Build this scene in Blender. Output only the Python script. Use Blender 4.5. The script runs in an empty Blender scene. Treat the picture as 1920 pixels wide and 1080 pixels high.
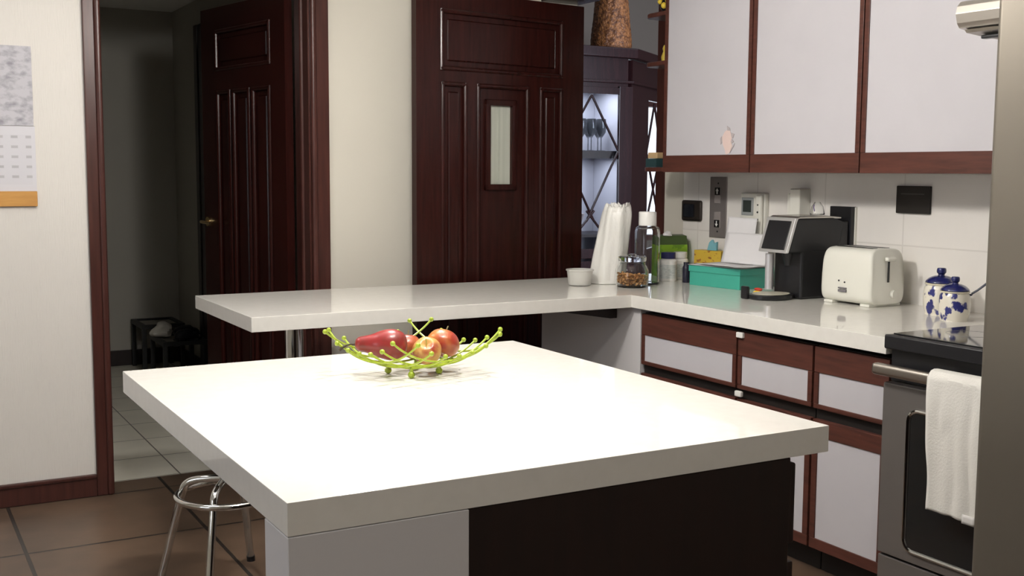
import bpy, bmesh, math, random
from mathutils import Vector, Matrix, noise
random.seed(7)
S = bpy.context.scene
COL = S.collection
PI = math.pi

# ------------------------------------------------------------------ mesh builder
class M:
    def __init__(self): self.bm = bmesh.new(); self.flat = False
    def box(self, x0, x1, y0, y1, z0, z1, bev=0.0, seg=2):
        bm = self.bm
        v = [bm.verts.new((x, y, z)) for z in (z0, z1) for (x, y) in ((x0, y0), (x1, y0), (x1, y1), (x0, y1))]
        fs = [bm.faces.new([v[i] for i in q]) for q in ((3, 2, 1, 0), (4, 5, 6, 7), (0, 1, 5, 4), (1, 2, 6, 5), (2, 3, 7, 6), (3, 0, 4, 7))]
        if bev > 0:
            self.flat = True
            es = list({e for f in fs for e in f.edges})
            bmesh.ops.bevel(bm, geom=es, offset=bev, segments=seg, profile=0.5, affect='EDGES')
        return self
    def prism(self, poly, axis, a, b, bev=0.0, seg=2):
        # polygon in the two other axes (x: (y,z), y: (x,z), z: (x,y))
        bm = self.bm
        def P(p, t):
            return {'x': (t, p[0], p[1]), 'y': (p[0], t, p[1]), 'z': (p[0], p[1], t)}[axis]
        A = [bm.verts.new(P(p, a)) for p in poly]; B = [bm.verts.new(P(p, b)) for p in poly]
        n = len(poly)
        fs = [bm.faces.new(A[::-1]), bm.faces.new(B)]
        for i in range(n): fs.append(bm.faces.new((A[i], A[(i+1) % n], B[(i+1) % n], B[i])))
        bmesh.ops.recalc_face_normals(bm, faces=fs)
        if bev > 0:
            self.flat = True
            es = list({e for f in fs for e in f.edges})
            bmesh.ops.bevel(bm, geom=es, offset=bev, segments=seg, profile=0.5, affect='EDGES')
        return self
    def tube(self, pts, r, seg=10, closed=False):
        bm = self.bm; pts = [Vector(p) for p in pts]; n = len(pts)
        rr = r if isinstance(r, (list, tuple)) else [r]*n
        T = []
        for i in range(n):
            if closed: t = pts[(i+1) % n]-pts[i-1]
            else: t = pts[min(i+1, n-1)]-pts[max(i-1, 0)]
            T.append(t.normalized())
        u = Vector((0, 0, 1)) if abs(T[0].z) < .9 else Vector((1, 0, 0))
        u = (u-T[0]*u.dot(T[0])).normalized(); rings = []
        for i in range(n):
            u = (u-T[i]*u.dot(T[i])).normalized(); w = T[i].cross(u)
            rings.append([bm.verts.new(pts[i]+(u*math.cos(2*PI*k/seg)+w*math.sin(2*PI*k/seg))*rr[i]) for k in range(seg)])
        for i in range(n if closed else n-1):
            a, b = rings[i], rings[(i+1) % n]
            for k in range(seg): bm.faces.new((a[k], a[(k+1) % seg], b[(k+1) % seg], b[k]))
        if not closed:
            bm.faces.new(rings[0][::-1]); bm.faces.new(rings[-1])
        return self
    def cyl(self, p, q, r, r2=None, seg=20): return self.tube([p, q], [r, r if r2 is None else r2], seg)
    def lathe(self, prof, seg=32, c=(0, 0, 0), fn=None, rot=None):
        bm = self.bm; rings = []; allv = []
        for (r, z) in prof:
            if r < 1e-6: rings.append([bm.verts.new((0, 0, z))])
            else: rings.append([bm.verts.new((r*math.cos(2*PI*k/seg), r*math.sin(2*PI*k/seg), z)) for k in range(seg)])
            allv += rings[-1]
        for a, b in zip(rings, rings[1:]):
            for k in range(seg):
                k2 = (k+1) % seg
                if len(a) == 1 and len(b) == 1: continue
                if len(a) == 1: bm.faces.new((a[0], b[k2], b[k]))
                elif len(b) == 1: bm.faces.new((a[k], a[k2], b[0]))
                else: bm.faces.new((a[k], a[k2], b[k2], b[k]))
        for v in allv:
            if fn: v.co = fn(v.co)
            if rot: v.co = rot @ v.co
            v.co += Vector(c)
        return self
    def ball(self, c, r, u=14, v=9, sc=(1, 1, 1)):
        bmesh.ops.create_uvsphere(self.bm, u_segments=u, v_segments=v, radius=r, matrix=Matrix.Translation(c) @ Matrix.Diagonal((*sc, 1)))
        return self
    def grid(self, fn, nu, nv):
        bm = self.bm
        V = [[bm.verts.new(fn(i/nu, j/nv)) for j in range(nv+1)] for i in range(nu+1)]
        for i in range(nu):
            for j in range(nv): bm.faces.new((V[i][j], V[i+1][j], V[i+1][j+1], V[i][j+1]))
        return self
    def move(self, mat):
        for v in self.bm.verts: v.co = mat @ v.co
        return self

def link(name, mb, mat, smooth=35, recalc=False):
    if recalc: bmesh.ops.recalc_face_normals(mb.bm, faces=mb.bm.faces[:])
    me = bpy.data.meshes.new(name); mb.bm.to_mesh(me); mb.bm.free()
    if smooth:
        me.polygons.foreach_set('use_smooth', [True]*len(me.polygons))
        me.set_sharp_from_angle(angle=math.radians(smooth))
    o = bpy.data.objects.new(name, me); COL.objects.link(o)
    if mat: me.materials.append(mat)
    if mb.flat and smooth:
        w = o.modifiers.new('face_normals', 'WEIGHTED_NORMAL'); w.keep_sharp = True; w.weight = 80
    return o

def props(o, label=None, cat=None, group=None, kind=None):
    for k, v in (('label', label), ('category', cat), ('group', group), ('kind', kind)):
        if v: o[k] = v
    return o

def thing(name, label, cat, loc=(0, 0, 0), rz=0.0, group=None):
    o = bpy.data.objects.new(name, None); COL.objects.link(o)
    o.empty_display_size = .05; o.location = loc; o.rotation_euler = (0, 0, rz)
    return props(o, label, cat, group)

def part(name, mb, mat, parent, label=None, world=False, **k):
    """one mesh under its thing (or under a part). world: the vertices are given in room coordinates."""
    if world:
        r = parent
        while r.parent: r = r.parent
        inv = (Matrix.Translation(r.location) @ Matrix.Rotation(r.rotation_euler.z, 4, 'Z')).inverted()
        mb.move(inv)
    o = link(name, mb, mat, **k); o.parent = parent
    if label: o['label'] = label
    return o

def solo(name, mb, mat, label, cat, loc=(0, 0, 0), rz=0.0, group=None, kind=None, world=False, **k):
    if world: mb.move(Matrix.Translation(loc).inverted())
    o = link(name, mb, mat, **k); o.location = loc; o.rotation_euler = (0, 0, rz)
    return props(o, label, cat, group, kind)

def struct(name, mb, mat, label, cat, parent=None, **k):
    o = link(name, mb, mat, **k)
    if parent: o.parent = parent
    else: props(o, label, cat, None, 'structure')
    return o

# ------------------------------------------------------------------ materials
def mat(name, col, rough=.5, metal=0., bump=None, var=None, coat=0., trans=0., ior=1.45, spec=.5, emit=None, alpha=None, sub=0., sheen=0.):
    m = bpy.data.materials.new(name); m.use_nodes = True
    nt = m.node_tree; b = nt.nodes['Principled BSDF']
    b.inputs['Base Color'].default_value = (*col, 1); b.inputs['Roughness'].default_value = rough
    b.inputs['Metallic'].default_value = metal; b.inputs['Coat Weight'].default_value = coat
    b.inputs['Coat Roughness'].default_value = .08
    b.inputs['Transmission Weight'].default_value = trans; b.inputs['IOR'].default_value = ior
    b.inputs['Specular IOR Level'].default_value = spec
    if sheen: b.inputs['Sheen Weight'].default_value = sheen
    if sub:
        b.inputs['Subsurface Weight'].default_value = sub; b.inputs['Subsurface Radius'].default_value = (.02, .015, .01)
    if emit: b.inputs['Emission Color'].default_value = (*emit[0], 1); b.inputs['Emission Strength'].default_value = emit[1]
    if alpha is not None: b.inputs['Alpha'].default_value = alpha
    tc = nt.nodes.new('ShaderNodeTexCoord')
    def tex(scale, stretch, detail=4, rough_=.55):
        mp = nt.nodes.new('ShaderNodeMapping'); mp.inputs['Scale'].default_value = stretch
        nt.links.new(tc.outputs['Object'], mp.inputs['Vector'])
        n = nt.nodes.new('ShaderNodeTexNoise'); n.inputs['Scale'].default_value = scale
        n.inputs['Detail'].default_value = detail; n.inputs['Roughness'].default_value = rough_
        nt.links.new(mp.outputs['Vector'], n.inputs['Vector']); return n
    if var:   # (other colour, scale, stretch, lo, hi)
        n = tex(var[1], var[2]); cr = nt.nodes.new('ShaderNodeValToRGB')
        cr.color_ramp.elements[0].position = var[3]; cr.color_ramp.elements[1].position = var[4]
        cr.color_ramp.elements[0].color = (*col, 1); cr.color_ramp.elements[1].color = (*var[0], 1)
        nt.links.new(n.outputs['Fac'], cr.inputs['Fac']); nt.links.new(cr.outputs['Color'], b.inputs['Base Color'])
    if bump:  # (scale, stretch, strength, distance)
        n = tex(bump[0], bump[1], 3); bp = nt.nodes.new('ShaderNodeBump')
        bp.inputs['Strength'].default_value = bump[2]; bp.inputs['Distance'].default_value = bump[3]
        nt.links.new(n.outputs['Fac'], bp.inputs['Height']); nt.links.new(bp.outputs['Normal'], b.inputs['Normal'])
    return m

def tile_mat(name, c1, c2, grout, w, h, off, size, rough, axes='xy', noise_mix=.5, shift=.0, bump=.4):
    """square tiles by a brick texture in room coordinates; off = where a grout line runs"""
    m = bpy.data.materials.new(name); m.use_nodes = True; nt = m.node_tree; b = nt.nodes['Principled BSDF']
    tc = nt.nodes.new('ShaderNodeTexCoord'); sp = nt.nodes.new('ShaderNodeSeparateXYZ'); cb = nt.nodes.new('ShaderNodeCombineXYZ')
    nt.links.new(tc.outputs['Object'], sp.inputs[0])
    for i, ax in enumerate(axes):
        ad = nt.nodes.new('ShaderNodeMath'); ad.operation = 'ADD'; ad.inputs[1].default_value = -off[i]
        nt.links.new(sp.outputs['xyz'.index(ax)], ad.inputs[0]); nt.links.new(ad.outputs[0], cb.inputs[i])
    br = nt.nodes.new('ShaderNodeTexBrick'); br.offset = shift; br.squash = 1
    br.inputs['Scale'].default_value = 1; br.inputs['Brick Width'].default_value = w; br.inputs['Row Height'].default_value = h
    br.inputs['Mortar Size'].default_value = size; br.inputs['Mortar Smooth'].default_value = .2; br.inputs['Bias'].default_value = 0
    br.inputs['Color1'].default_value = (*c1, 1); br.inputs['Color2'].default_value = (*c2, 1); br.inputs['Mortar'].default_value = (*grout, 1)
    nt.links.new(cb.outputs[0], br.inputs['Vector'])
    n = nt.nodes.new('ShaderNodeTexNoise'); n.inputs['Scale'].default_value = 3.2; n.inputs['Detail'].default_value = 6
    nt.links.new(tc.outputs['Object'], n.inputs['Vector'])
    mr = nt.nodes.new('ShaderNodeMapRange'); mr.inputs['From Min'].default_value = .3; mr.inputs['From Max'].default_value = .7
    mr.inputs['To Min'].default_value = 1-noise_mix; mr.inputs['To Max'].default_value = 1+noise_mix
    nt.links.new(n.outputs['Fac'], mr.inputs['Value'])
    mx = nt.nodes.new('ShaderNodeMix'); mx.data_type = 'RGBA'; mx.blend_type = 'MULTIPLY'; mx.inputs['Factor'].default_value = 1
    nt.links.new(br.outputs['Color'], mx.inputs[6]); nt.links.new(mr.outputs[0], mx.inputs[7])
    nt.links.new(mx.outputs[2], b.inputs['Base Color']); b.inputs['Roughness'].default_value = rough
    bp = nt.nodes.new('ShaderNodeBump'); bp.inputs['Strength'].default_value = bump; bp.inputs['Distance'].default_value = .002; bp.invert = True
    nt.links.new(br.outputs['Fac'], bp.inputs['Height']); nt.links.new(bp.outputs['Normal'], b.inputs['Normal'])
    return m

WALLPAPER = mat('wallpaper', (.68, .65, .605), .75, bump=(10, (26, 26, 1.2), .45, .004))
PAINT = mat('cream_paint', (.61, .58, .505), .7, bump=(40, (1, 1, 1), .08, .001))
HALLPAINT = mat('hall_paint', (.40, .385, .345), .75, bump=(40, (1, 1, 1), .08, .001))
DINEPAINT = mat('dining_paint', (.115, .092, .075), .75)
CEIL = mat('ceiling_white', (.82, .81, .78), .8)
QUARTZ = mat('white_quartz', (.76, .74, .69), .035, var=((.73, .71, .66), 30, (1, 1, 1), .35, .7))
LAMW = mat('white_laminate', (.56, .545, .575), .38, var=((.535, .52, .55), 4, (1, 1, 1), .3, .7))
LAMG = mat('grey_white_laminate', (.60, .585, .59), .45)
WOOD = mat('reddish_wood', (.10, .033, .023), .38, var=((.06, .021, .015), 9, (8, 8, .8), .35, .7), bump=(30, (8, 8, .8), .1, .0006))
WOODH = mat('reddish_wood_lengthwise', (.10, .033, .023), .38, var=((.06, .021, .015), 9, (8, .8, 8), .35, .7), bump=(30, (8, .8, 8), .1, .0006))
MAHOG = mat('dark_mahogany', (.030, .0065, .005), .26, var=((.017, .004, .0032), 7, (7, 7, .5), .35, .7), spec=.3)
MAHOGC = mat('mahogany_casing', (.066, .022, .017), .3, var=((.04, .013, .010), 7, (7, 7, .5), .35, .7), spec=.4)
DARKW = mat('espresso_wood', (.017, .0075, .006), .42, var=((.011, .0055, .0048), 6, (7, 7, .6), .35, .7))
DARKIN = mat('dark_recess', (.012, .009, .008), .6)
STEEL = mat('brushed_steel', (.42, .385, .34), .36, 1., bump=(60, (1, 1, 30), .06, .0004))
STEELD = mat('dark_brushed_steel', (.20, .185, .175), .42, .55, bump=(60, (1, 30, 1), .05, .0004))
HOODST = mat('hood_steel', (.72, .68, .62), .3, .9)
CHROME = mat('chrome', (.62, .62, .60), .1, 1.)
BRASS = mat('brass', (.8, .6, .3), .25, 1.)
BLACKG = mat('black_glass', (.008, .009, .010), .06, coat=.3)
BLACKP = mat('black_plastic', (.012, .012, .014), .32)
BLACKM = mat('matt_black_metal', (.01, .01, .01), .5)
WHITEP = mat('white_plastic', (.78, .77, .70), .3)
WHITEP2 = mat('bright_white_plastic', (.8, .79, .76), .35)
PAPER = mat('white_paper', (.74, .73, .74), .8)
GLASS = mat('clear_glass', (.97, .98, .98), .02, trans=1., ior=1.3)
PANE = mat('thin_pane_glass', (.02, .02, .025), .02, alpha=.12)
GREENWIRE = mat('lime_enamel', (.30, .385, .03), .3)
def two_tone(name, c1, c2, scale, rough=.35, spots=None, lo=.38, hi=.62): return mat(name, c1, rough, var=(c2, scale, (1, 1, 1), lo, hi), sub=.05)

# ------------------------------------------------------------------ camera (position in room metres; the frame is 1920x1080)
cam = bpy.data.cameras.new('camera'); camo = bpy.data.objects.new('camera', cam); COL.objects.link(camo)
cam.sensor_width = 36; cam.lens = 2121.0/1920*36; cam.clip_start = .02
R_ = Vector((.870537, -.492069, .005702)); U_ = Vector((.045588, .092178, .994698)); F_ = Vector((.489986, .865662, -.102676))
mm = Matrix((R_, U_, -F_)).transposed().to_4x4(); mm.translation = (0, 0, 1.46)
camo.matrix_world = mm
S.camera = camo

# ================================================================== THE SETTING
W, XW = 5.238, 3.75          # far wall and right wall of the kitchen
HB = 5.434                   # hall side of the far wall
TOP = 2.62
FLOOR = tile_mat('brown_floor_tile', (.105, .068, .045), (.095, .060, .040), (.022, .018, .015), .68, .68, (.455, 4.545), .008, .38, noise_mix=.35)
HALLF = tile_mat('pale_hall_tile', (.84, .81, .70), (.82, .79, .68), (.18, .165, .14), .68, .40, (1.24, 5.834-.4), .004, .35, noise_mix=.08)
BACKT = tile_mat('white_wall_tile', (.84, .81, .77), (.82, .79, .75), (.72, .69, .65), .45, .30, (3.31, .86), .0035, .22, axes='yz', noise_mix=.03, bump=.25)

struct('floor', M().box(-2.2, 3.9, -2.2, HB-.01, -.06, 0), FLOOR, 'brown square tiled kitchen floor with dark grout', 'floor', smooth=0)
struct('floor_hall', M().box(-.2, 2.2, HB-.01, 8.9, -.06, 0), HALLF, 'pale tiled hallway floor beyond the open doorway', 'floor', smooth=0)
struct('floor_dining', M().box(2.2, 7.2, HB-.01, 8.9, -.06, 0).box(3.9, 7.2, 2.4, HB-.01, -.06, 0), mat('dining_floor', (.16, .10, .07), .4), 'dining room floor seen behind the hutch', 'floor', smooth=0)
struct('ceiling', M().box(-2.3, 2.14, -2.3, 8.9, TOP, TOP+.1).box(2.14, 3.88, -2.3, HB, TOP, TOP+.1), CEIL, 'white ceiling over kitchen and hall', 'ceiling', smooth=0)
struct('wall_left', M().box(-2.2, .86, W, HB, 0, TOP), WALLPAPER, 'ribbed off-white wallpapered wall left of the hallway doorway', 'wall', smooth=0)
struct('wall_back', M().box(1.87, 3.36, W, HB, 0, TOP).box(.86, 1.87, W, HB, 2.36, TOP), PAINT, 'cream wall between hallway doorway and kitchen door', 'wall', smooth=0)
struct('wall_right', M().box(XW, XW+.12, 1.0, 4.785, 0, TOP), BACKT, 'white tiled wall behind the worktop', 'wall', smooth=0)
struct('wall_right_end', M().box(XW, XW+.12, 4.785, 4.95, 0, TOP), PAINT, 'plain plaster strip ending the tiled wall', 'wall', smooth=0)
struct('wall_side', M().box(-2.3, -2.2, -2.3, 1.4, 0, TOP).box(-2.3, -2.2, 3.0, HB, 0, TOP).box(-2.3, -2.2, 1.4, 3.0, 0, .92).box(-2.3, -2.2, 1.4, 3.0, 2.1, TOP), PAINT, 'cream wall on the far side of the kitchen', 'wall', smooth=0)  # opening made for the added side window
struct('wall_front', M().box(-2.2, 3.87, -2.3, -2.2, 0, TOP).box(XW, XW+.12, -2.2, 1.0, 0, TOP), PAINT, 'cream wall behind the viewer', 'wall', smooth=0)
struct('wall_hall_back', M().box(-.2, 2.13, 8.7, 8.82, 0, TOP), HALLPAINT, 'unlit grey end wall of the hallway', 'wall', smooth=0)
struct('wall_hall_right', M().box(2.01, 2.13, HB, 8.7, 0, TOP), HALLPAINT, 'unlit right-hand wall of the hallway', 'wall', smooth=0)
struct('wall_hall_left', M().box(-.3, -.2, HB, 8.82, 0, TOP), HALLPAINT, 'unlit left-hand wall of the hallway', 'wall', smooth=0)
struct('ceiling_dining', M().box(2.13, 7.2, HB, 8.0, 3.1, 3.2).box(3.87, 7.2, 2.4, HB, 3.1, 3.2), CEIL, 'ceiling of the dining room', 'ceiling', smooth=0)
# dining room shell with one window in its far wall
wx0, wx1, wz0, wz1, dy = 5.48, 6.6, .9, 2.06, 7.9
struct('wall_dining_back', M().box(2.13, wx0, dy, dy+.12, 0, 3.1).box(wx1, 7.2, dy, dy+.12, 0, 3.1).box(wx0, wx1, dy, dy+.12, 0, wz0).box(wx0, wx1, dy, dy+.12, wz1, 3.1), DINEPAINT, 'brown-grey far wall of the dining room', 'wall', smooth=0)
struct('wall_dining_right', M().box(7.1, 7.2, 2.4, dy, 0, 3.1), DINEPAINT, 'side wall of the dining room', 'wall', smooth=0)
struct('wall_dining_front', M().box(3.87, 7.1, 2.4, 2.5, 0, 3.1), DINEPAINT, 'near wall of the dining room', 'wall', smooth=0)
struct('wall_dining_left', M().box(2.135, 2.2, HB, 8.0, 0, 3.1).box(2.2, 3.87, HB-.02, HB, TOP, 3.1).box(3.87, 3.95, 2.4, 4.9, 0, 3.1), DINEPAINT, 'dining room side of the kitchen walls', 'wall', smooth=0)
wn = struct('window_1', M().box(wx0, wx0+.05, dy-.02, dy+.1, wz0, wz1).box(wx1-.05, wx1, dy-.02, dy+.1, wz0, wz1).box(wx0+.05, wx1-.05, dy-.02, dy+.1, wz0, wz0+.05).box(wx0+.05, wx1-.05, dy-.02, dy+.1, wz1-.05, wz1), MAHOGC, 'bright daylit window behind the china hutch', 'window', smooth=0)
struct('window_pane', M().box(wx0+.05, wx1-.05, dy+.04, dy+.046, wz0+.05, wz1-.05), PANE, None, None, wn, smooth=0)

w2 = struct('added_window', M().box(-2.31, -2.18, 1.4, 1.46, .92, 2.1).box(-2.31, -2.18, 2.94, 3.0, .92, 2.1).box(-2.31, -2.18, 1.46, 2.94, .92, .98).box(-2.31, -2.18, 1.46, 2.94, 2.04, 2.1), MAHOGC, 'added dark framed window outside the picture, for a fill light', 'window', smooth=0)  # added unseen window, gives the side fill light an opening
struct('window_pane', M().box(-2.265, -2.259, 1.46, 2.94, .98, 2.04), PANE, None, None, w2, smooth=0)
# casings, baseboards
def casing_profile(x0, x1, y, z0, z1, s):
    """vertical casing; s=+1 the rounded lip is on the x1 side"""
    m = M().box(x0, x1, y-.018, y+.004, z0, z1, .004)
    lip = x1-.012 if s > 0 else x0+.012
    m.box(lip-.014, lip+.014, y-.032, y-.01, z0, z1, .0105, 3)
    return m
struct('trim_1', casing_profile(.826, .897, W, 0, 2.44, 1).box(.86, .885, W+.004, HB, 0, 2.36), MAHOGC, 'dark wood casing left of the hallway doorway', 'trim')
struct('trim_2', casing_profile(1.85, 1.94, W, 0, 2.44, -1).box(1.842, 1.868, W+.004, HB, 0, 2.36).tube([(1.842, W+.09, 0), (1.842, W+.09, 2.36)], .012, 8), MAHOGC, 'dark wood casing right of the hallway doorway', 'trim')
struct('trim_3', M().box(.826, 1.94, W-.018, W+.004, 2.36, 2.46, .004).box(.885, 1.842, W+.004, HB, 2.345, 2.36), MAHOGC, 'dark wood head casing over the hallway doorway', 'trim')
struct('baseboard_left', M().box(-2.2, .826, W-.016, W+.002, 0, .085, .003).box(-2.2, .826, W-.024, W+.002, .082, .10, .006), MAHOGC, 'dark wood baseboard under the ribbed wallpaper', 'baseboard')
struct('baseboard_back', M().box(1.94, 3.3, W-.016, W+.002, 0, .10, .003), MAHOGC, 'dark wood baseboard under the cream wall', 'baseboard')
struct('baseboard_hall', M().box(-.2, 2.01, 8.684, 8.702, 0, .115, .003).box(1.994, 2.012, 8.0, 8.7, 0, .115, .003), DARKW, 'dark baseboard along the end of the hallway', 'baseboard')
struct('trim_4', M().box(XW-.006, XW+.125, 4.951, 5.03, 0, TOP, .004), MAHOGC, 'dark wood post where the tiled wall ends', 'trim')
struct('trim_5', M().box(3.13, 3.375, 4.40, W, 2.352, TOP, .004), MAHOG, 'dark wood beam above the kitchen door', 'trim')

# doors: stiles and rails with sunk panels framed by rounded mouldings
def door_leaf(name, label, w, h, panels, mt, loc, rz, window=None, t=.042):
    """hinge at x=0, leaf runs to x=w, the seen face is y=-t/2; panels = (x0,x1,z0,z1)"""
    xs = sorted({0, w, *[p[0] for p in panels], *[p[1] for p in panels]}); zs = sorted({0, h, *[p[2] for p in panels], *[p[3] for p in panels]})
    m = M()
    def inside(x, z): return any(p[0] < x < p[1] and p[2] < z < p[3] for p in panels)
    for a, b in zip(xs, xs[1:]):
        run = None
        for c, d in zip(zs, zs[1:]):
            if inside((a+b)/2, (c+d)/2):
                if run: m.box(a, b, -t/2, t/2, *run); run = None
            else: run = (run[0], d) if run else (c, d)
        if run: m.box(a, b, -t/2, t/2, *run)
    for (a, b, c, d) in panels:
        if window and window[0] > a and window[1] < b and window[2] > c:
            x0, x1, z0, z1 = window
            m.box(a, b, -.008, .012, c, z0); m.box(a, b, -.008, .012, z1, d); m.box(a, x0, -.008, .012, z0, z1); m.box(x1, b, -.008, .012, z0, z1)
        else: m.box(a, b, -.008, .012, c, d)
    o = link(name, m, mt); o.location = loc; o.rotation_euler = (0, 0, rz); props(o, label, 'door', None, 'structure')
    for (a, b, c, d) in panels:
        q = M(); r = .0125
        for s in (-1,):
            y = s*(t/2-.004)
            for (p, e) in (((a+.008, y, c), (a+.008, y, d)), ((b-.008, y, c), (b-.008, y, d)), ((a, y, c+.008), (b, y, c+.008)), ((a, y, d-.008), (b, y, d-.008))): q.cyl(p, e, r, seg=10)
        # raised field
        isw = window and window[0] > a and window[1] < b and window[2] > c
        if not isw and b-a > .12: q.prism([(a+.045, c+.045), (b-.045, c+.045), (b-.045, d-.045), (a+.045, d-.045)], 'y', -.016, -.006, .006, 1)
        f = link('panel_moulding', q, mt); f.parent = o
    if window:
        x0, x1, z0, z1 = window; q = M()
        for (p, e) in (((x0, 0, z0), (x0, 0, z1)), ((x1, 0, z0), (x1, 0, z1)), ((x0, 0, z0), (x1, 0, z0)), ((x0, 0, z1), (x1, 0, z1))):
            lo = [min(p[i], e[i])-.016 for i in range(3)]; hi = [max(p[i], e[i])+.016 for i in range(3)]
            q.box(lo[0], hi[0], -.024, .016, lo[2], hi[2], .006)
        f = link('glazing_bead', q, mt); f.parent = o
        g = link('frosted_pane', M().box(x0, x1, -.002, .004, z0, z1).box(x0+.088, x0+.094, -.005, -.002, z0, z1), mat('frosted_glass', (.50, .52, .45), .25, var=((.42, .44, .38), 4, (9, 9, .2), .35, .65)), smooth=0); g.parent = o
        g['label'] = 'pale frosted pane'
    return o
kw = 1.06
d1 = door_leaf('door_1', 'reddish dark panelled kitchen door with small frosted pane', kw, 2.325,
          [(.145, .92, 1.943, 2.235), (.145, .297, .25, 1.885), (.372, .70, .25, 1.885), (.762, .914, .25, 1.885)], MAHOG,
          (3.352, 5.185, .008), PI+math.radians(8), window=(.462, .63, 1.37, 1.797))
d1.scale = (1, -1, 1)
d2 = door_leaf('door_2', 'near-black panelled hallway door standing open', .92, 2.315,
          [(.15, .757, 1.98, 2.195), (.155, .345, .25, 1.873), (.372, .56, .25, 1.873), (.588, .745, .25, 1.873)], MAHOG,
          (1.815, 5.445, .008), math.radians(101))
d2.scale = (1, -1, 1)
lv = M().cyl((0, 0, 0), (0, -.012, 0), .026, seg=20).cyl((0, -.01, 0), (0, -.05, 0), .008, seg=10).tube([(0, -.048, 0), (-.03, -.052, 0), (-.115, -.05, -.004)], [.009, .009, .007], 10)
h_ = link('door_handle', lv, BRASS); h_.parent = d2; h_.location = (.865, -.021, 1.165); h_['label'] = 'brass lever handle'
struct('door_3', M().box(1.985, 2.012, 6.95, 7.95, 0, 2.44, .004).box(1.975, 2.0, 7.87, 7.95, 0, 2.44, .006), DARKW, 'black cased doorway on the side wall deep in the hallway', 'door')

# ================================================================== WORKTOPS AND CABINETS
ZC = .92
# island: base then top
isl = thing('kitchen_island', 'island base with white pier at one end and espresso panel beside it', 'kitchen island', (1.2, 2.4, 0))
part('support_pier', M().box(.568, .902, 1.743, 1.868, 0, .861, .0015, 1), LAMG, isl, 'plain white pier', world=True)
part('end_panel', M().box(.9025, 1.668, 1.746, 1.768, 0, .861, .0015, 1), DARKW, isl, world=True)
part('body', M().box(.93, 1.655, 1.769, 3.05, .09, .861).box(.96, 1.62, 1.80, 3.0, 0, .09), DARKW, isl, world=True)
for k, (a, b) in enumerate(((1.749, 2.17), (2.176, 2.60), (2.606, 3.05))):
    part('drawer_front', M().box(1.669, 1.687, a, b, .672, .848, .005), DARKW, isl, world=True)
    part('door', M().box(1.669, 1.687, a, b, .10, .633, .005), DARKW, isl, world=True)
solo('island_worktop', M().box(.568, 1.774, 1.744, 3.125, .862, ZC, .002, 2), QUARTZ, 'thick white quartz top of the island, brightly lit, with the fruit bowl on it', 'worktop', (1.17, 2.43, .862), world=True)
# L-shaped worktop: peninsula and right run in one piece
wt = thing('peninsula_worktop', 'white quartz L-shaped worktop running from the peninsula along the tiled wall', 'worktop', (3.0, 4.4, .862))
part('slab', M().prism([(1.197, 4.057), (2.902, 4.057), (2.902, 2.612), (3.748, 2.612), (3.748, 4.884), (1.197, 4.884)], 'z', .864, ZC, .002, 2), QUARTZ, wt, world=True)
part('support_post', M().cyl((1.49, 4.45, .012), (1.49, 4.45, .864), .037, seg=28).lathe([(.0, 0), (.075, 0), (.075, .008), (.04, .014), (.037, .014)], 28, (1.49, 4.45, 0)).lathe([(.037, .83), (.07, .856), (.07, .864), (0, .864)], 28, (1.49, 4.45, 0)), CHROME, wt, 'chrome post', world=True)
part('bracket', M().prism([(2.925, .863), (2.60, .863), (2.60, .848), (2.89, .80), (2.925, .80)], 'y', 4.20, 4.24), DARKW, wt, world=True)

# base cabinets under the right run (front face x = 2.93)
def base_cabinet(y0, y1, label, yc, catches=False):
    c = thing('base_cabinet', label, 'cabinet', (3.3, (y0+y1)/2, 0), 0, 'base cabinets along the right run')
    part('carcass', M().box(2.95, 3.74, y0+.002, y1-.002, .1, .845).box(3.0, 3.74, y0+.002, y1-.002, 0, .1), DARKIN, c, world=True)
    # drawer: frame with a white insert
    f = M(); fx0, fx1 = 2.928, 2.949
    f.box(fx0, fx1, y0+.004, y1-.004, .748, .842, .003).box(fx0, fx1, y0+.004, y1-.004, .617, .634, .003)
    f.box(fx0, fx1, y0+.004, y0+.026, .634, .748, .002).box(fx0, fx1, y1-.026, y1-.004, .634, .748, .002)
    d = part('drawer_front', f, WOODH, c, world=True)
    part('white_insert', M().box(fx0+.005, fx1-.002, y0+.0255, y1-.0255, .6335, .7485), LAMW, d, 'white laminate insert', world=True)
    g = M().box(fx0, fx1, y0+.004, y1-.004, .515, .578, .003).box(fx0, fx1, y0+.004, y1-.004, .10, .14, .003)
    g.box(fx0, fx1, y0+.004, y0+.03, .14, .515, .002).box(fx0, fx1, y1-.03, y1-.004, .14, .515, .002)
    e = part('door', g, WOODH, c, world=True)
    part('white_insert', M().box(fx0+.005, fx1-.002, y0+.0295, y1-.0295, .1395, .5155), LAMW, e, 'white laminate insert', world=True)
    if catches:
        for z in (.832, .60): part('catch', M().box(2.915, 2.93, y1-.042, y1-.004, z-.012, z+.01, .004), WHITEP2, c, 'small white catch', world=True)
    return c
base_cabinet(3.382, 4.018, 'widest base cabinet with white insets, at the inner corner of the worktop', 0)
base_cabinet(2.968, 3.38, 'base cabinet with white insets below the coffee maker and toaster', 0, True)
base_cabinet(2.614, 2.966, 'narrow base cabinet with white insets right beside the oven', 0)
cc = thing('corner_cabinet', 'grey-white panelled corner cabinet under the meeting of peninsula and wall run', 'cabinet', (3.3, 4.4, 0))
part('side_panel', M().box(2.928, 2.95, 4.022, 4.865, 0, .8635, .001, 1), LAMG, cc, world=True)
part('carcass', M().box(2.951, 3.70, 4.022, 4.86, 0, .8635), LAMG, cc, world=True)

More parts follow.
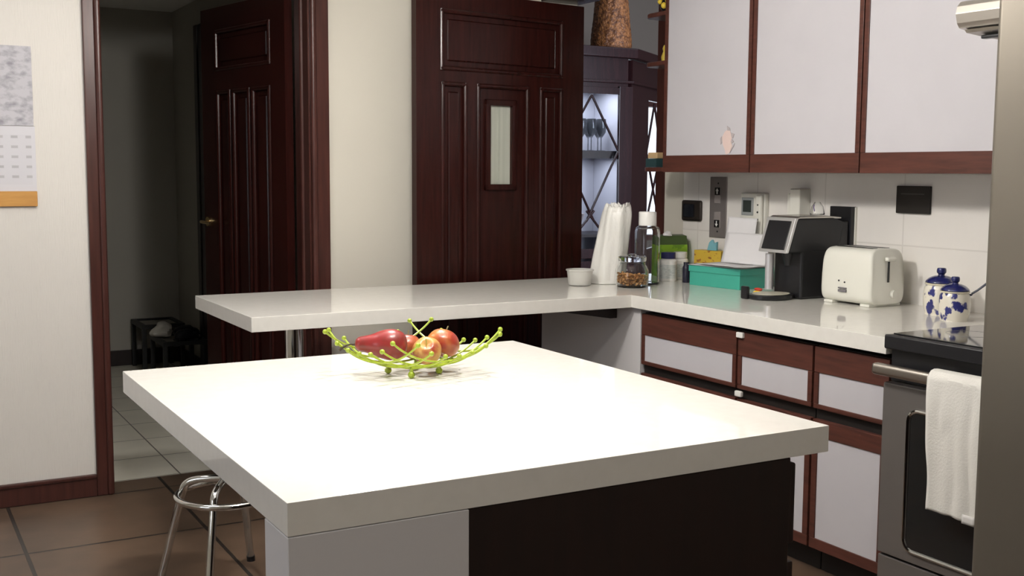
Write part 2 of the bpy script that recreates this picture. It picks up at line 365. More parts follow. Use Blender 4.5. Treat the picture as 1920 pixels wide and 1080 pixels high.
# wall cabinets (front x = 3.42)
FX = 3.42
def wall_cabinet(y0, y1, label):
    c = thing('wall_cabinet', label, 'cabinet', (3.58, (y0+y1)/2, 1.46), 0, 'white wall cabinets above the worktop')
    part('carcass', M().box(FX+.021, XW-.001, y0+.001, y1-.001, 1.462, 2.42, .001, 1), WOOD, c, world=True)
    m = M().box(FX, FX+.02, y0+.003, y1-.003, 1.46, 1.541, .003)
    m.box(FX, FX+.02, y0+.003, y0+.026, 1.541, 2.42, .002).box(FX, FX+.02, y1-.026, y1-.003, 1.541, 2.42, .002).box(FX, FX+.02, y0+.026, y1-.026, 2.37, 2.42, .002)
    d = part('door', m, WOODH, c, world=True)
    part('white_insert', M().box(FX+.005, FX+.018, y0+.0255, y1-.0255, 1.5405, 2.3705), LAMW, d, 'white laminate insert', world=True)
    return c
wall_cabinet(3.90, 4.54, 'white wall cabinet with the worn pink sticker on its door')
wall_cabinet(3.253, 3.90, 'white wall cabinet above the coffee maker and toaster')
wall_cabinet(2.615, 3.253, 'white wall cabinet next to the cooker hood')

# quarter-round end shelves on the far end of the wall cabinets
def qshelf(z, label):
    x0, y1, r = FX+.008, 4.735, .06
    poly = [(XW-.002, 4.542), (XW-.002, y1)] + [(x0+r-r*math.sin(t*PI/12), y1-r+r*math.cos(t*PI/12)) for t in range(7)] + [(x0, 4.542)]
    return solo('corner_shelf', M().prism(poly, 'z', z, z+.022, .003, 1), WOOD, label, 'shelf', (3.6, 4.6, z), 0, 'curved end shelves on the wall cabinets', world=True)
qshelf(1.985, 'upper curved wooden end shelf holding a small black and yellow ornament')
qshelf(1.462, 'lower curved wooden end shelf with small packets on it')
qshelf(2.225, 'topmost curved wooden end shelf at the upper picture edge')
orn = thing('ornament', 'small black and yellow spotted ornament on the topmost end shelf', 'ornament', (3.472, 4.60, 2.2475))
part('body', M().ball((0, 0, .035), .033, sc=(1, 1, 1.05)), BLACKP, orn)
part('spots', M().ball((-.022, -.012, .03), .016).ball((-.01, -.025, .052), .014).ball((-.03, .01, .05), .013).ball((.012, -.028, .022), .013), mat('yellow_glaze', (.75, .55, .06), .35), orn, 'yellow spots')
part('head', M().ball((0, -.004, .083), .02), mat('brown_glaze', (.30, .10, .03), .35), orn)
yo = thing('figurine', 'tiny yellow figurine on the upper end shelf below the spotted ornament', 'ornament', (3.455, 4.572, 2.0075))
part('body', M().lathe([(0, 0), (.022, 0), (.024, .02), (.014, .045), (.018, .06), (.012, .075), (0, .08)], 16), mat('mustard_glaze', (.45, .34, .05), .4), yo)
solo('packet', M().box(-.045, .045, -.04, .04, 0, .03, .003), mat('tan_card', (.55, .38, .2), .6), 'tan packet on top of the dark box on the lower end shelf', 'packet', (3.50, 4.668, 1.5285))
solo('small_box', M().box(-.055, .055, -.045, .045, 0, .043, .003), mat('dark_teal_card', (.02, .05, .055), .5), 'dark teal box on the lower end shelf', 'box', (3.50, 4.668, 1.4845))

# worn sticker on the first wall cabinet door
stk = thing('sticker', 'worn pink sticker flake on the white cabinet door', 'sticker', (FX+.0045, 4.045, 1.60))
def flake(pts, y0): return M().prism([(p[0], p[1]) for p in pts], 'x', -.0012-y0, .0003)
part('backing', flake([(.012, .055), (.032, .045), (.05, .02), (.044, -.01), (.032, -.03), (.02, -.058), (-.004, -.052), (-.022, -.02), (-.012, .0), (-.02, .022), (-.004, .05)], 0), mat('pale_pink_paper', (.70, .55, .51), .7), stk, smooth=0)
for k, pts in enumerate(([(.052, .025), (.062, .015), (.058, -.012), (.05, -.006)], [(-.002, .062), (.016, .072), (.012, .05), (-.008, .05)], [(-.012, .04), (-.036, .034), (-.026, .014), (-.018, .018)], [(-.02, .012), (-.034, -.002), (-.018, -.008)], [(-.012, -.042), (-.04, -.008), (-.034, -.022), (-.008, -.052)])):
    part('torn_edge', flake(pts, .001), mat('grey_print', (.42, .37, .38), .7), stk, 'grey torn edge', smooth=0)

# ================================================================== RANGE, HOOD, FRIDGE
rg = thing('range_cooker', 'stainless oven with black glass cooktop, white towel over its handle', 'oven', (3.3, 2.32, 0))
part('body', M().box(2.935, 3.74, 2.035, 2.606, .02, .884, .003), STEELD, rg, world=True)
ct = part('cooktop', M().box(2.885, 3.74, 2.032, 2.608, .8865, .9335, .006, 3), BLACKP, rg, 'black cooktop frame', world=True)
part('glass_top', M().box(2.915, 3.72, 2.05, 2.595, .9336, .9375, .0015), BLACKG, ct, world=True)
for (cx, cy, r) in ((3.12, 2.18, .09), (3.12, 2.46, .075), (3.5, 2.18, .075), (3.5, 2.46, .09)): part('burner_mark', M().tube([(cx+r*math.cos(2*PI*k/40), cy+r*math.sin(2*PI*k/40), .9375) for k in range(40)], .0006, 4, True), mat('grey_mark', (.2, .2, .2), .4), ct, world=True)
od = part('oven_door', M().box(2.885, 2.934, 2.037, 2.604, .20, .776, .006), STEELD, rg, world=True)
def rr(y0, y1, z0, z1, r, n=6):
    out = []
    for cy, cz, a0 in ((y1-r, z1-r, 0), (y0+r, z1-r, 90), (y0+r, z0+r, 180), (y1-r, z0+r, 270)):
        for k in range(n+1):
            a = math.radians(a0+90*k/n); out.append((cy+r*math.cos(a), cz+r*math.sin(a)))
    return out
part('oven_window', M().prism(rr(2.12, 2.487, .243, .70, .035), 'x', 2.882, 2.90), BLACKG, od, 'black glass', world=True)
part('window_trim', M().tube([(2.883, y, z) for y, z in rr(2.117, 2.490, .240, .703, .038)], 0.0075, 8, True), CHROME, od, 'bright rim', world=True)
hb = M().box(2.838, 2.873, 2.04, 2.618, .803, .842, .012, 4)
part('handle', hb.box(2.87, 2.89, 2.06, 2.09, .812, .832).box(2.87, 2.89, 2.56, 2.59, .812, .832), STEEL, rg, 'brushed steel bar handle', world=True)
part('control_panel', M().box(2.92, 2.934, 2.037, 2.604, .7765, .884, .003), BLACKP, rg, 'black strip', world=True)
part('bottom_drawer', M().box(2.89, 2.934, 2.037, 2.604, .03, .193, .006), STEELD, rg, world=True)
# towel draped over the oven handle
def tw(u, v):
    y = 2.372-u*.262; s = v*.815
    wv = .006*math.sin(u*9+1)+.004*math.sin(u*17+v*3)+.007*noise.noise(Vector((u*3, v*4, .3)))
    back, over = .19, .055
    if s < back: return Vector((2.8795+.0035*math.sin(u*11), y, .842-(back-s)*1.0+.004))
    if s < back+over:
        a = (s-back)/over*PI; return Vector((2.8555+.0245*math.cos(a), y, .844+.012*math.sin(a)))
    q = (s-back-over); amp = min(1, q*6)
    side = .008*math.sin(v*7)*q if u < .05 else 0
    return Vector((2.8255-abs(wv)*amp*1.1-.002, y+side-.035*q+.010*amp*noise.noise(Vector((v*3, 5, u))), .842-q*.74+.004*noise.noise(Vector((u*4, 2, 7)))))
TOWEL = mat('white_terry', (.76, .74, .69), .9, bump=(160, (1, 1, 1), .6, .002), sheen=.3)
tl = link('towel', M().grid(tw, 26, 70), TOWEL); sol = tl.modifiers.new('thick', 'SOLIDIFY'); sol.thickness = .005; sol.offset = 0
props(tl, 'white terry towel hanging over the oven handle', 'towel')
tg = part('care_tag', M().grid(lambda u, v: Vector((2.806-.002*v, 2.165+u*.045, .445-v*.028)), 6, 3), mat('tag_cloth', (.68, .66, .64), .8), tl)
tg.modifiers.new('thick', 'SOLIDIFY').thickness = .001

hd = thing('cooker_hood', 'curved stainless cooker hood lip beside the refrigerator', 'cooker hood', (3.4, 2.33, 1.92))
prof = [(3.74, 1.935), (3.20, 1.935), (3.17, 1.94), (3.158, 1.955), (3.150, 1.985), (3.156, 2.01), (3.172, 2.026), (3.20, 2.032), (3.74, 2.032)]
part('canopy', M().prism(prof, 'y', 2.045, 2.60, .0015, 1), HOODST, hd, world=True)
part('underside_lip', M().prism([(3.70, 1.9345), (3.18, 1.9345), (3.19, 1.925), (3.30, 1.915), (3.70, 1.905)], 'y', 2.06, 2.585), STEEL, hd, world=True)
part('filter_catch', M().box(3.23, 3.26, 2.47, 2.56, 1.906, 1.918, .003), BLACKP, hd, 'dark catch', world=True)
part('duct_cover', M().box(3.45, 3.74, 2.12, 2.55, 2.033, 2.60), HOODST, hd, world=True)

fr = thing('refrigerator', 'tall brown-grey stainless refrigerator cut off by the picture edge', 'refrigerator', (3.1, 1.6, 0))
part('body', M().box(2.70, 3.70, 1.13, 2.012, .02, 1.99, .008), STEELD, fr, world=True)
FRD = mat('fridge_steel', (.18, .16, .13), .42, .5, bump=(40, (1, 30, 1), .04, .0004))
dr = part('door', M().box(2.60, 2.692, 1.125, 2.018, .05, 2.0, .022, 5), FRD, fr, world=True)
part('handle', M().tube([(2.60, 1.20, .7), (2.555, 1.20, .72), (2.555, 1.20, 1.5), (2.60, 1.20, 1.52)], .012, 12), STEEL, dr, world=True)

# ================================================================== FRUIT BOWL
BC = Vector((1.242, 2.725, ZC)); arot = math.atan2(-.492, .8705)+PI/4
bw = thing('fruit_bowl', 'lime green wire fruit bowl with ball-tipped wires on the island', 'bowl', BC, arot)
a_, L_ = .141, .181
def bz(u, v):
    r2 = u*u+v*v; return .021+1.15*r2+10.0*r2*r2
for fam in (0, 1):
    for i in range(7):
        u = (i-3)*a_/3; off = .0042 if fam else 0
        Lw = L_ if abs(i-3) != 3 else L_+.004
        pts = []
        for k in range(25):
            v = -Lw+2*Lw*k/24; p = (u, v) if fam == 0 else (v, u)
            pts.append((p[0], p[1], bz(*p)+off))
        m = M().tube(pts, .0027, 8)
        for e in (pts[0], pts[-1]): m.ball(e, .0066, 12, 8)
        part('wire', m, GREENWIRE, bw)
for (u, v) in ((.048, .048), (-.048, .048), (.048, -.048), (-.048, -.048)):
    part('foot', M().ball((u, v, .0095), .0095, 12, 8).cyl((u, v, .01), (u, v, bz(u, v)), .005, seg=8), GREENWIRE, bw)

def fruit_mat(name, base, patch, lo, hi, scale=9):
    return mat(name, base, .32, var=(patch, scale, (1, 1, 1), lo, hi), sub=.06, coat=.15)
APR = [(0, .013), (.008, .017), (.018, .020), (.028, .015), (.036, .004), (.040, -.008), (.038, -.020), (.031, -.031), (.020, -.037), (.010, -.036), (0, -.032)]
def sm(pr, n=4):
    out = []
    for i in range(len(pr)-1):
        p0, p1, p2, p3 = pr[max(i-1, 0)], pr[i], pr[i+1], pr[min(i+2, len(pr)-1)]
        for k in range(n):
            t = k/n; out.append(tuple(.5*((2*p1[j])+(-p0[j]+p2[j])*t+(2*p0[j]-5*p1[j]+4*p2[j]-p3[j])*t*t+(-p0[j]+3*p1[j]-3*p2[j]+p3[j])*t**3) for j in (0, 1)))
    out.append(pr[-1]); return [(max(0, r), z) for r, z in out]
STEM = mat('fruit_stem', (.16, .13, .05), .7)
STEMG = mat('green_stem', (.45, .42, .10), .6)
def apple(c, s, tilt, mt, label, stem=True, smt=None):
    rot = Matrix.Rotation(tilt[1], 4, 'Z') @ Matrix.Rotation(tilt[0], 4, 'Y')
    o = thing('apple', label, 'apple', c, 0, 'apples in the wire bowl')
    m = M().lathe([(r*s, z*s) for r, z in sm(APR)], 32, fn=lambda p: Vector((p.x*(1+.02*math.sin(5*math.atan2(p.y, p.x))), p.y*(1+.02*math.sin(5*math.atan2(p.y, p.x))), p.z))); m.move(rot)
    part('flesh', m, mt, o, recalc=True)
    if stem:
        q = M().tube([(0, 0, .010*s), (.001, 0, .024*s), (.005*s, 0, .036*s)], [.0014, .0014, .002], 8); q.move(rot); part('stem', q, smt or STEM, o)
    return o
def bowl_pt(dx, dy, h): return (BC.x+dx, BC.y+dy, ZC+h)
# directions on the table: r = across the picture, f = away from the viewer
rx, fy = Vector((.87, -.49, 0)), Vector((.49, .87, 0))
def bp(r, f, h): v = BC+rx*r+fy*f; return (v.x, v.y, ZC+h)
apple(bp(.038, -.040, .0755), .98, (-.75, math.atan2(.87, .49)), fruit_mat('yellow_blush_apple', (.50, .27, .075), (.30, .04, .025), .52, .66, 16), 'yellow apple with pale stem end turned to the viewer, in front of the orange-red one', True, STEMG)
apple(bp(.078, .038, .087), 1.14, (.5, .6), fruit_mat('orange_red_apple', (.46, .17, .04), (.32, .035, .02), .40, .62, 12), 'large orange-red apple resting highest, at the back of the wire bowl')
apple(bp(-.020, .052, .0755), .98, (.3, 1.0), fruit_mat('red_orange_apple', (.32, .035, .02), (.38, .11, .03), .45, .7), 'orange-tinged red apple behind the pear')
pr = thing('pear', 'red pear lying on its side with dark curved stem towards the hallway', 'pear', bp(-.066, -.034, .084), 0)
PP = [(0, -.052), (.018, -.050), (.034, -.041), (.043, -.022), (.044, -.002), (.038, .020), (.029, .040), (.024, .058), (.020, .074), (.012, .083), (0, .085)]
ax = (-rx*.97-fy*.10+Vector((0, 0, .03))).normalized(); q = Vector((0, 0, 1)).rotation_difference(ax).to_matrix().to_4x4()
part('flesh', M().lathe(sm(PP), 32, fn=lambda p: Vector((p.x*.93, p.y*.93, p.z*1.0))).move(q), mat('red_pear_skin', (.25, .02, .02), .33, var=((.13, .026, .015), 18, (1, 1, 1), .45, .75), sub=.06, coat=.15), pr, recalc=True)
part('stem', M().tube([(0, 0, .082), (-.001, .0, .095), (-.005, .0, .108), (-.013, .0, .120), (-.019, 0, .126)], [.0024, .0024, .0026, .0034, .0036], 8).move(q), mat('dark_stem', (.05, .035, .02), .7), pr)

# ================================================================== THINGS ON THE WORKTOP
# shallow tub
tb = thing('plastic_tub', 'small translucent plastic tub at the far corner of the peninsula', 'tub', (2.925, 4.512, ZC))
TUBM = mat('cloudy_plastic', (.72, .71, .66), .3, alpha=.55)
part('cup', M().lathe([(0, .002), (.050, .002), (.054, .006), (.062, .070), (.067, .072), (.067, .078), (.060, .078), (.052, .008), (0, .006)], 32), TUBM, tb)
part('contents', M().lathe([(0, .007), (.050, .007), (.052, .024), (.02, .030), (0, .030)], 24), mat('grey_contents', (.22, .21, .22), .7), tb, 'grey contents')
# tall crinkled bag
bgc = (3.108, 4.560, ZC)
def bagfn(p):
    t = p.z/.41; a = math.atan2(p.y, p.x)
    k = 1+.05*noise.noise(Vector((math.cos(a)*3, math.sin(a)*3, p.z*3)))+.045*math.sin(a*7+p.z*6)*(.4+t)
    z = p.z
    if t > .93: z += .022*noise.noise(Vector((math.cos(a)*4, math.sin(a)*4, 3)))
    return Vector((p.x*k+.048*t, p.y*k-.028*t, z*.93))
bprof = [(0, 0), (.078, .0), (.086, .012), (.086, .06), (.084, .12), (.081, .18), (.078, .24), (.075, .30), (.072, .35), (.066, .385), (.058, .405), (.035, .398), (0, .392)]
pb = thing('plastic_bag', 'tall crinkled white plastic bag of straws standing by the kitchen door', 'bag', bgc)
part('sleeve', M().lathe(sm(bprof, 4), 64, fn=bagfn), mat('crinkled_plastic', (.74, .73, .69), .28, bump=(28, (1, 1, .35), .7, .008), coat=.3), pb, smooth=60)
cr = M()
for k in range(12):
    a = 2*PI*k/12; r = .045; cr.grid(lambda u, v, a=a, r=r: Vector((.048+(r+.012*v)*math.cos(a+u*.5)+.006*noise.noise(Vector((u*3, v*3, a))), -.028+(r+.012*v)*math.sin(a+u*.5), .355+.026*v*(1+.5*math.sin(a*5+u*5)))), 4, 3)
part('gathered_rim', cr, mat('plastic_film', (.76, .75, .72), .25), pb).modifiers.new('thick', 'SOLIDIFY').thickness = .001
# big clear jar with white cap
bj = thing('glass_jar', 'tall clear jar with white cap behind the jar of kibble', 'jar', (3.268, 4.445, ZC))
JARP = [(.0, 0), (.055, 0), (.060, .006), (.061, .25), (.056, .272), (.042, .282), (.040, .285)]
JIN = [(.037, .285), (.039, .280), (.054, .268), (.0585, .25), (.0575, .008), (0, .006)]
part('body', M().lathe(JARP+JIN, 40), GLASS, bj, 'clear glass')
part('cap', M().lathe([(0, .283), (.043, .283), (.043, .345), (.041, .349), (0, .349)], 36), WHITEP2, bj, 'white cap')
# squat jar of kibble
kj = thing('kibble_jar', 'squat lidded glass jar half full of brown kibble', 'jar', (3.110, 4.345, ZC))
KO = [(0, 0), (.066, 0), (.074, .006), (.078, .03), (.078, .075), (.070, .098), (.062, .108), (.062, .122)]
KI = [(.059, .122), (.059, .107), (.067, .096), (.0745, .074), (.0745, .03), (.070, .009), (0, .007)]
part('body', M().lathe(KO+KI, 40), GLASS, kj, 'clear glass')
part('lid', M().lathe([(0, .1225), (.064, .1225), (.066, .126), (.066, .142), (.060, .147), (.02, .149), (.018, .156), (0, .158)], 36), GLASS, kj, 'clear glass lid')
kb = M(); random.seed(3)
for k in range(420):
    a = random.uniform(0, 2*PI); r = .068*math.sqrt(random.random()); top = .062-.012*math.cos(a-.4)*r/.068
    kb.ball((r*math.cos(a), r*math.sin(a), random.uniform(.014, top) if r < .06 else random.uniform(.016, top)), random.uniform(.0052, .0072), 7, 5, (1, 1, .8))
kbo = part('kibble', kb, mat('brown_kibble', (.66, .35, .13), .75, var=((.40, .18, .06), 60, (1, 1, 1), .4, .65)), kj, 'brown kibble', smooth=60)
kbo['kind'] = 'stuff'
# two pill bottles
def pills(loc, r, h, capm, label, bodycol):
    o = thing('pill_bottle', label, 'bottle', loc, 0, 'pill bottles beside the teal box')
    part('body', M().lathe([(0, 0), (r*.95, 0), (r, .004), (r, h*.68), (r*.92, h*.74), (r*.72, h*.78), (r*.72, h*.80), (0, h*.80)], 32), bodycol, o)
    part('cap', M().lathe([(0, h*.79), (r*.84, h*.79), (r*.84, h*.985), (r*.80, h), (0, h)], 32), capm, o)
    part('label', M().lathe([(r*1.004, h*.10), (r*1.004, h*.58)], 32), mat('bottle_label', (.62, .65, .63), .5, var=((.40, .45, .45), 60, (1, 1, 6), .55, .6)), o)
    return o
pills((3.448, 4.512, ZC), .043, .143, mat('navy_cap', (.015, .018, .09), .35), 'white pill bottle with navy cap, in front of the green box', WHITEP2)
pills((3.565, 4.566, ZC), .041, .138, WHITEP2, 'white-capped pill bottle between the navy-capped one and the teal box', WHITEP2)
solo('vial', M().lathe([(0, 0), (.018, 0), (.019, .003), (.019, .075), (.014, .085), (.014, .1), (0, .1)], 20), mat('dark_navy_glass', (.02, .02, .035), .2), 'small dark vial squeezed against the end of the teal box', 'bottle', (3.478, 4.405, ZC))
# green box with slanted flap
gb = thing('green_carton', 'lime green carton with dark slanted flap behind the pill bottles', 'box', (3.64, 4.75, ZC), math.radians(-18))
part('body', M().box(-.075, .075, -.06, .06, 0, .165, .002), mat('lime_card', (.22, .40, .025), .5, var=((.13, .26, .02), 20, (1, 1, 1), .5, .56)), gb)
part('flap', M().prism([(-.06, .1655), (.06, .1655), (.06, .20), (.02, .215), (-.045, .21)], 'x', -.074, .074), mat('dark_green_card', (.045, .075, .02), .5), gb, 'dark green flap')
solo('tissue', M().lathe(sm([(0, 0), (.022, 0), (.02, .012), (.012, .022), (0, .025)], 3), 14, fn=lambda p: p*(1+.25*noise.noise(p*60))), PAPER, 'crumpled white tissue on the green carton', 'tissue', (3.60, 4.72, ZC+.211))
# teal box with papers
TEAL = mat('teal_card', (.055, .37, .28), .45)
ta = math.radians(8)
tbx = thing('teal_box', 'long teal lidded box with papers piled on it', 'box', (3.562, 4.172, ZC), ta)
part('body', M().box(-.115, .115, -.158, .158, 0, .085, .002), TEAL, tbx)
part('lid', M().box(-.119, .119, -.162, .162, .066, .0955, .002), TEAL, tbx)
def sheet(name, label, loc, rx_, ry_, rz_, w, h, bend=.006, seed=0):
    m = M().grid(lambda u, v: Vector(((u-.5)*w, (v-.5)*h, bend*noise.noise(Vector((u*2, v*2, seed)))+.02*bend*0)), 12, 12)
    o = link(name, m, PAPER); o.location = loc; o.rotation_euler = (rx_, ry_, rz_)
    o.modifiers.new('thick', 'SOLIDIFY').thickness = .0012
    return props(o, label, 'paper', 'loose papers on the teal box')
sheet('paper_sheet', 'lowest paper of the pile lying flat on the teal box', (3.56, 4.175, ZC+.0995), 0, 0, ta+.05, .235, .325, .004, 1)
sheet('paper_sheet', 'second paper on the pile, its corner bent down over the box edge', (3.54, 4.13, ZC+.106), .0, .02, ta-.15, .22, .29, .006, 4)
sheet('paper_sheet', 'creased white sheet standing up against the tiled wall behind the teal box', (3.615, 4.13, ZC+.180), 0, math.radians(-72), ta+.06, .15, .26, .008, 9)
sheet('paper_sheet', 'tilted note sticking up highest behind the other papers', (3.640, 4.20, ZC+.245), math.radians(10), math.radians(-82), .05, .16, .17, .006, 12)
# yellow packet, blue clip, black case behind the teal box
yb = thing('yellow_carton', 'yellow tea carton behind the teal box', 'box', (3.665, 4.445, ZC), math.radians(12))
part('body', M().box(-.03, .03, -.085, .085, 0, .150, .0015), mat('yellow_card', (.62, .42, .05), .5, var=((.30, .12, .03), 26, (1, 1, 2), .58, .62)), yb)
part('printed_band', M().box(-.031, .031, -.08, .03, .075, .09), mat('red_brown_print', (.20, .05, .03), .5), yb)
solo('blue_clip', M().prism([(-.03, 0), (.03, 0), (.018, .04), (.0, .055), (-.012, .035), (-.03, .045)], 'x', -.008, .008, .002, 1), mat('pale_blue_plastic', (.18, .42, .48), .4), 'pale blue plastic clip on top of the yellow carton', 'clip', (3.665, 4.435, ZC+.1505), .2)
solo('black_case', M().box(-.02, .02, -.025, .025, 0, .13, .008), BLACKP, 'small black case between yellow carton and papers', 'case', (3.70, 4.315, ZC+.0), 0)

# coffee maker (faces -x)
cm = thing('coffee_maker', 'black pod coffee maker with silver-framed front beside the toaster', 'coffee maker', (3.52, 3.665, ZC))
x = lambda v: v-3.52
part('body', M().box(-.075, .20, -.085, .085, 0, .335, .012, 3), BLACKP, cm)
part('head', M().prism([(-.155, .20), (.14, .20), (.17, .33), (.10, .352), (-.095, .352), (-.118, .34)], 'y', -.088, .088, .010, 3), BLACKP, cm)
part('front_frame', M().prism([(-.166, .200), (-.152, .200), (-.100, .350), (-.118, .350)], 'y', -.088, .088, .004, 2), mat('silver_plastic', (.70, .70, .70), .3, .7), cm, 'silver frame')
part('display', M().prism([(-.1655, .214), (-.160, .214), (-.118, .336), (-.1245, .336)], 'y', -.070, .070, .002, 1), BLACKP, cm, 'black display')
part('top_cover', M().prism([(-.118, .346), (-.09, .356), (.06, .358), (.15, .350), (.15, .344), (-.1, .344)], 'y', -.086, .086, .003, 2), mat('silver_plastic_top', (.62, .60, .56), .25, .85), cm, 'silver top')
part('column', M().cyl((-.125, .058, .035), (-.125, .058, .19), .018, seg=24), mat('silver_column', (.66, .65, .68), .3, .6), cm, 'silver column')
part('drip_tray', M().lathe([(0, 0), (.085, 0), (.092, .006), (.092, .02), (.086, .022), (0, .018)], 36, fn=lambda p: Vector((p.x*1.15-.165, p.y*.92, p.z))), BLACKP, cm)
part('tray_grid', M().lathe([(0, .0225), (.078, .0225), (.078, .0245), (0, .0245)], 36, fn=lambda p: Vector((p.x*1.12-.165, p.y*.9, p.z))), mat('beige_grid', (.55, .52, .42), .35), cm, 'beige tray plate')
part('tray_tab', M().box(-.275, -.255, .03, .07, .0, .055, .006), BLACKP, cm)
part('spout', M().cyl((-.07, 0, .14), (-.07, 0, .2), .016, .03, 16), BLACKP, cm)
pk = thing('packet', 'tiny red and yellow packet beside the silver column of the coffee maker', 'packet', (3.40, 3.80, ZC))
part('lower_half', M().ball((0, 0, .011), .011, sc=(1.1, 2.3, .9)), mat('yellow_foil', (.75, .52, .05), .35), pk)
part('upper_half', M().ball((.004, 0, .026), .011, sc=(1.0, 2.3, .7)), mat('red_foil', (.5, .05, .03), .35), pk)
tum = thing('clear_tumbler', 'small clear cup with a purple mark on top of the coffee maker', 'cup', (3.60, 3.655, ZC+.3585))
part('cup', M().lathe([(0, 0), (.030, 0), (.032, .003), (.026, .035), (.012, .055), (.010, .055), (.024, .034), (.029, .005), (0, .004)], 28), GLASS, tum, 'clear plastic')
part('mark', M().tube([(-.028, -.012, .016), (-.025, -.004, .032), (-.021, -.002, .044)], .002, 6), mat('purple_ink', (.10, .05, .22), .5), tum, 'purple mark')

# toaster: wide face to -x, lever on the end facing the viewer
to = thing('toaster', 'white two-slot toaster between coffee maker and blue-patterned jars', 'toaster', (3.578, 3.362, ZC))
WT = mat('toaster_white', (.78, .775, .70), .28)
# rounded body: cross-sections along y
def toaster_body():
    m = M(); secs = []; n = 40
    ys = [(-.139, .90), (-.134, .965), (-.122, 1.0), (0, 1.0), (.122, 1.0), (.134, .965), (.139, .90)]
    for yy, sc in ys:
        ring = []
        for k in range(n):
            a = 2*PI*k/n; c, s_ = math.cos(a), math.sin(a); e = .38
            xx = .102*math.copysign(abs(c)**e, c); zz = .115*math.copysign(abs(s_)**e, s_)
            xx *= (1-.07*(zz+.115)/.23); taper = 1-.10*max(0, (zz)/.115)**2*abs(yy)/.139
            ring.append(m.bm.verts.new((xx*sc, yy*taper, .121+zz*(.55+.45*sc))))
        secs.append(ring)
    for a, b in zip(secs, secs[1:]):
        for k in range(n): m.bm.faces.new((a[k], b[k], b[(k+1) % n], a[(k+1) % n]))
    m.bm.faces.new(secs[0]); m.bm.faces.new(secs[-1][::-1])
    return m
part('body', toaster_body(), WT, to, recalc=True, smooth=50)
part('foot', M().box(-.09, .09, -.125, -.075, 0, .012, .003), WT, to); part('foot', M().box(-.09, .09, .075, .125, 0, .012, .003), WT, to)
for sx in (-.034, .034): part('slot', M().box(sx-.014, sx+.014, -.095, .10, .2345, .2375, .001), BLACKP, to, 'dark slot')
part('lever_track', M().box(-.004, .004, -.1405, -.1365, .10, .19), BLACKP, to, 'dark slit')
part('lever', M().box(-.026, .026, -.158, -.137, .186, .204, .007, 3), WT, to)
part('dial', M().cyl((.03, -.136, .05), (.03, -.152, .05), .017, seg=24), WHITEP, to)
lb = M().box(-.1055, -.1005, -.012, .032, .052, .062).box(-.1055, -.1005, -.012, .032, .066, .071)
part('printed_badge', lb, mat('grey_badge', (.16, .15, .16), .5), to, 'grey printed badge', smooth=0)
part('indicator', M().ball((-.1015, .032, .098), .0035), BLACKP, to, 'dark dot'); part('indicator', M().ball((-.1015, .0, .093), .0035), BLACKP, to, 'dark dot')

# blue and white lidded jars
def flower_mat(name, off, sc=26):
    m = mat(name, (.76, .72, .62), .22, coat=.4); nt = m.node_tree; b = nt.nodes['Principled BSDF']
    tc = nt.nodes.new('ShaderNodeTexCoord'); mp = nt.nodes.new('ShaderNodeMapping'); mp.inputs['Location'].default_value = off
    mp.inputs['Scale'].default_value = (1, 1, .8)
    v = nt.nodes.new('ShaderNodeTexVoronoi'); v.inputs['Scale'].default_value = sc
    n = nt.nodes.new('ShaderNodeTexNoise'); n.inputs['Scale'].default_value = 60; n.inputs['Detail'].default_value = 2
    mx = nt.nodes.new('ShaderNodeMath'); mx.operation = 'MULTIPLY_ADD'; mx.inputs[1].default_value = .9; 
    nt.links.new(tc.outputs['Object'], mp.inputs[0]); nt.links.new(mp.outputs[0], v.inputs['Vector']); nt.links.new(mp.outputs[0], n.inputs['Vector'])
    nt.links.new(n.outputs['Fac'], mx.inputs[0]); nt.links.new(v.outputs['Distance'], mx.inputs[2])
    cr_ = nt.nodes.new('ShaderNodeValToRGB'); e = cr_.color_ramp.elements
    e[0].position = .76; e[0].color = (.025, .03, .16, 1); e[1].position = .86; e[1].color = (.76, .72, .62, 1)
    nt.links.new(mx.outputs[0], cr_.inputs[0]); nt.links.new(cr_.outputs[0], b.inputs['Base Color'])
    return m
NAVY = mat('navy_glaze', (.016, .02, .11), .18, coat=.5)
def canister(loc, r, h, label, off):
    o = thing('ceramic_jar', label, 'jar', loc, 0, 'blue and white ceramic jars')
    part('body', M().lathe(sm([(0, 0), (r*.80, 0), (r*.86, .004), (r*.97, h*.18), (r, h*.36), (r*.95, h*.55), (r*.86, h*.635), (r*.88, h*.66), (0, h*.66)], 3), 40), flower_mat('painted_ceramic', off), o, recalc=True)
    part('rim', M().lathe([(r*.86, h*.635), (r*.915, h*.645), (r*.915, h*.675), (r*.80, h*.68), (0, h*.68)], 40), mat('cream_glaze', (.74, .68, .52), .25, coat=.3), o, 'cream rim')
    lid = part('lid', M().lathe(sm([(r*.84, h*.682), (r*.90, h*.69), (r*.86, h*.725), (r*.66, h*.79), (r*.34, h*.835), (0, h*.845)], 4), 40), NAVY, o, 'navy lid')
    part('knob', M().lathe(sm([(r*.20, h*.835), (r*.19, h*.87), (r*.27, h*.90), (r*.27, h*.965), (r*.21, h), (0, h)], 3), 28), NAVY, lid)
    return o
canister((3.572, 2.958, ZC), .064, .180, 'blue and white lidded ceramic jar standing behind the other, near the toaster', (0, 0, 0))
canister((3.468, 2.808, ZC), .0565, .163, 'blue and white lidded ceramic jar in front, closest to the cooktop', (.3, .1, .2))
solo('spoon', M().tube([(3.514, 2.772, 1.020), (3.527, 2.757, 1.034), (3.60, 2.690, 1.118)], [.004, .004, .005], 8).ball((3.511, 2.776, 1.016), .009, 10, 8, (1, 1, .5)), mat('navy_handle', (.03, .035, .07), .3), 'dark blue spoon handle slanting out beside the front ceramic jar', 'spoon', (3.52, 2.77, 1.02), world=True)
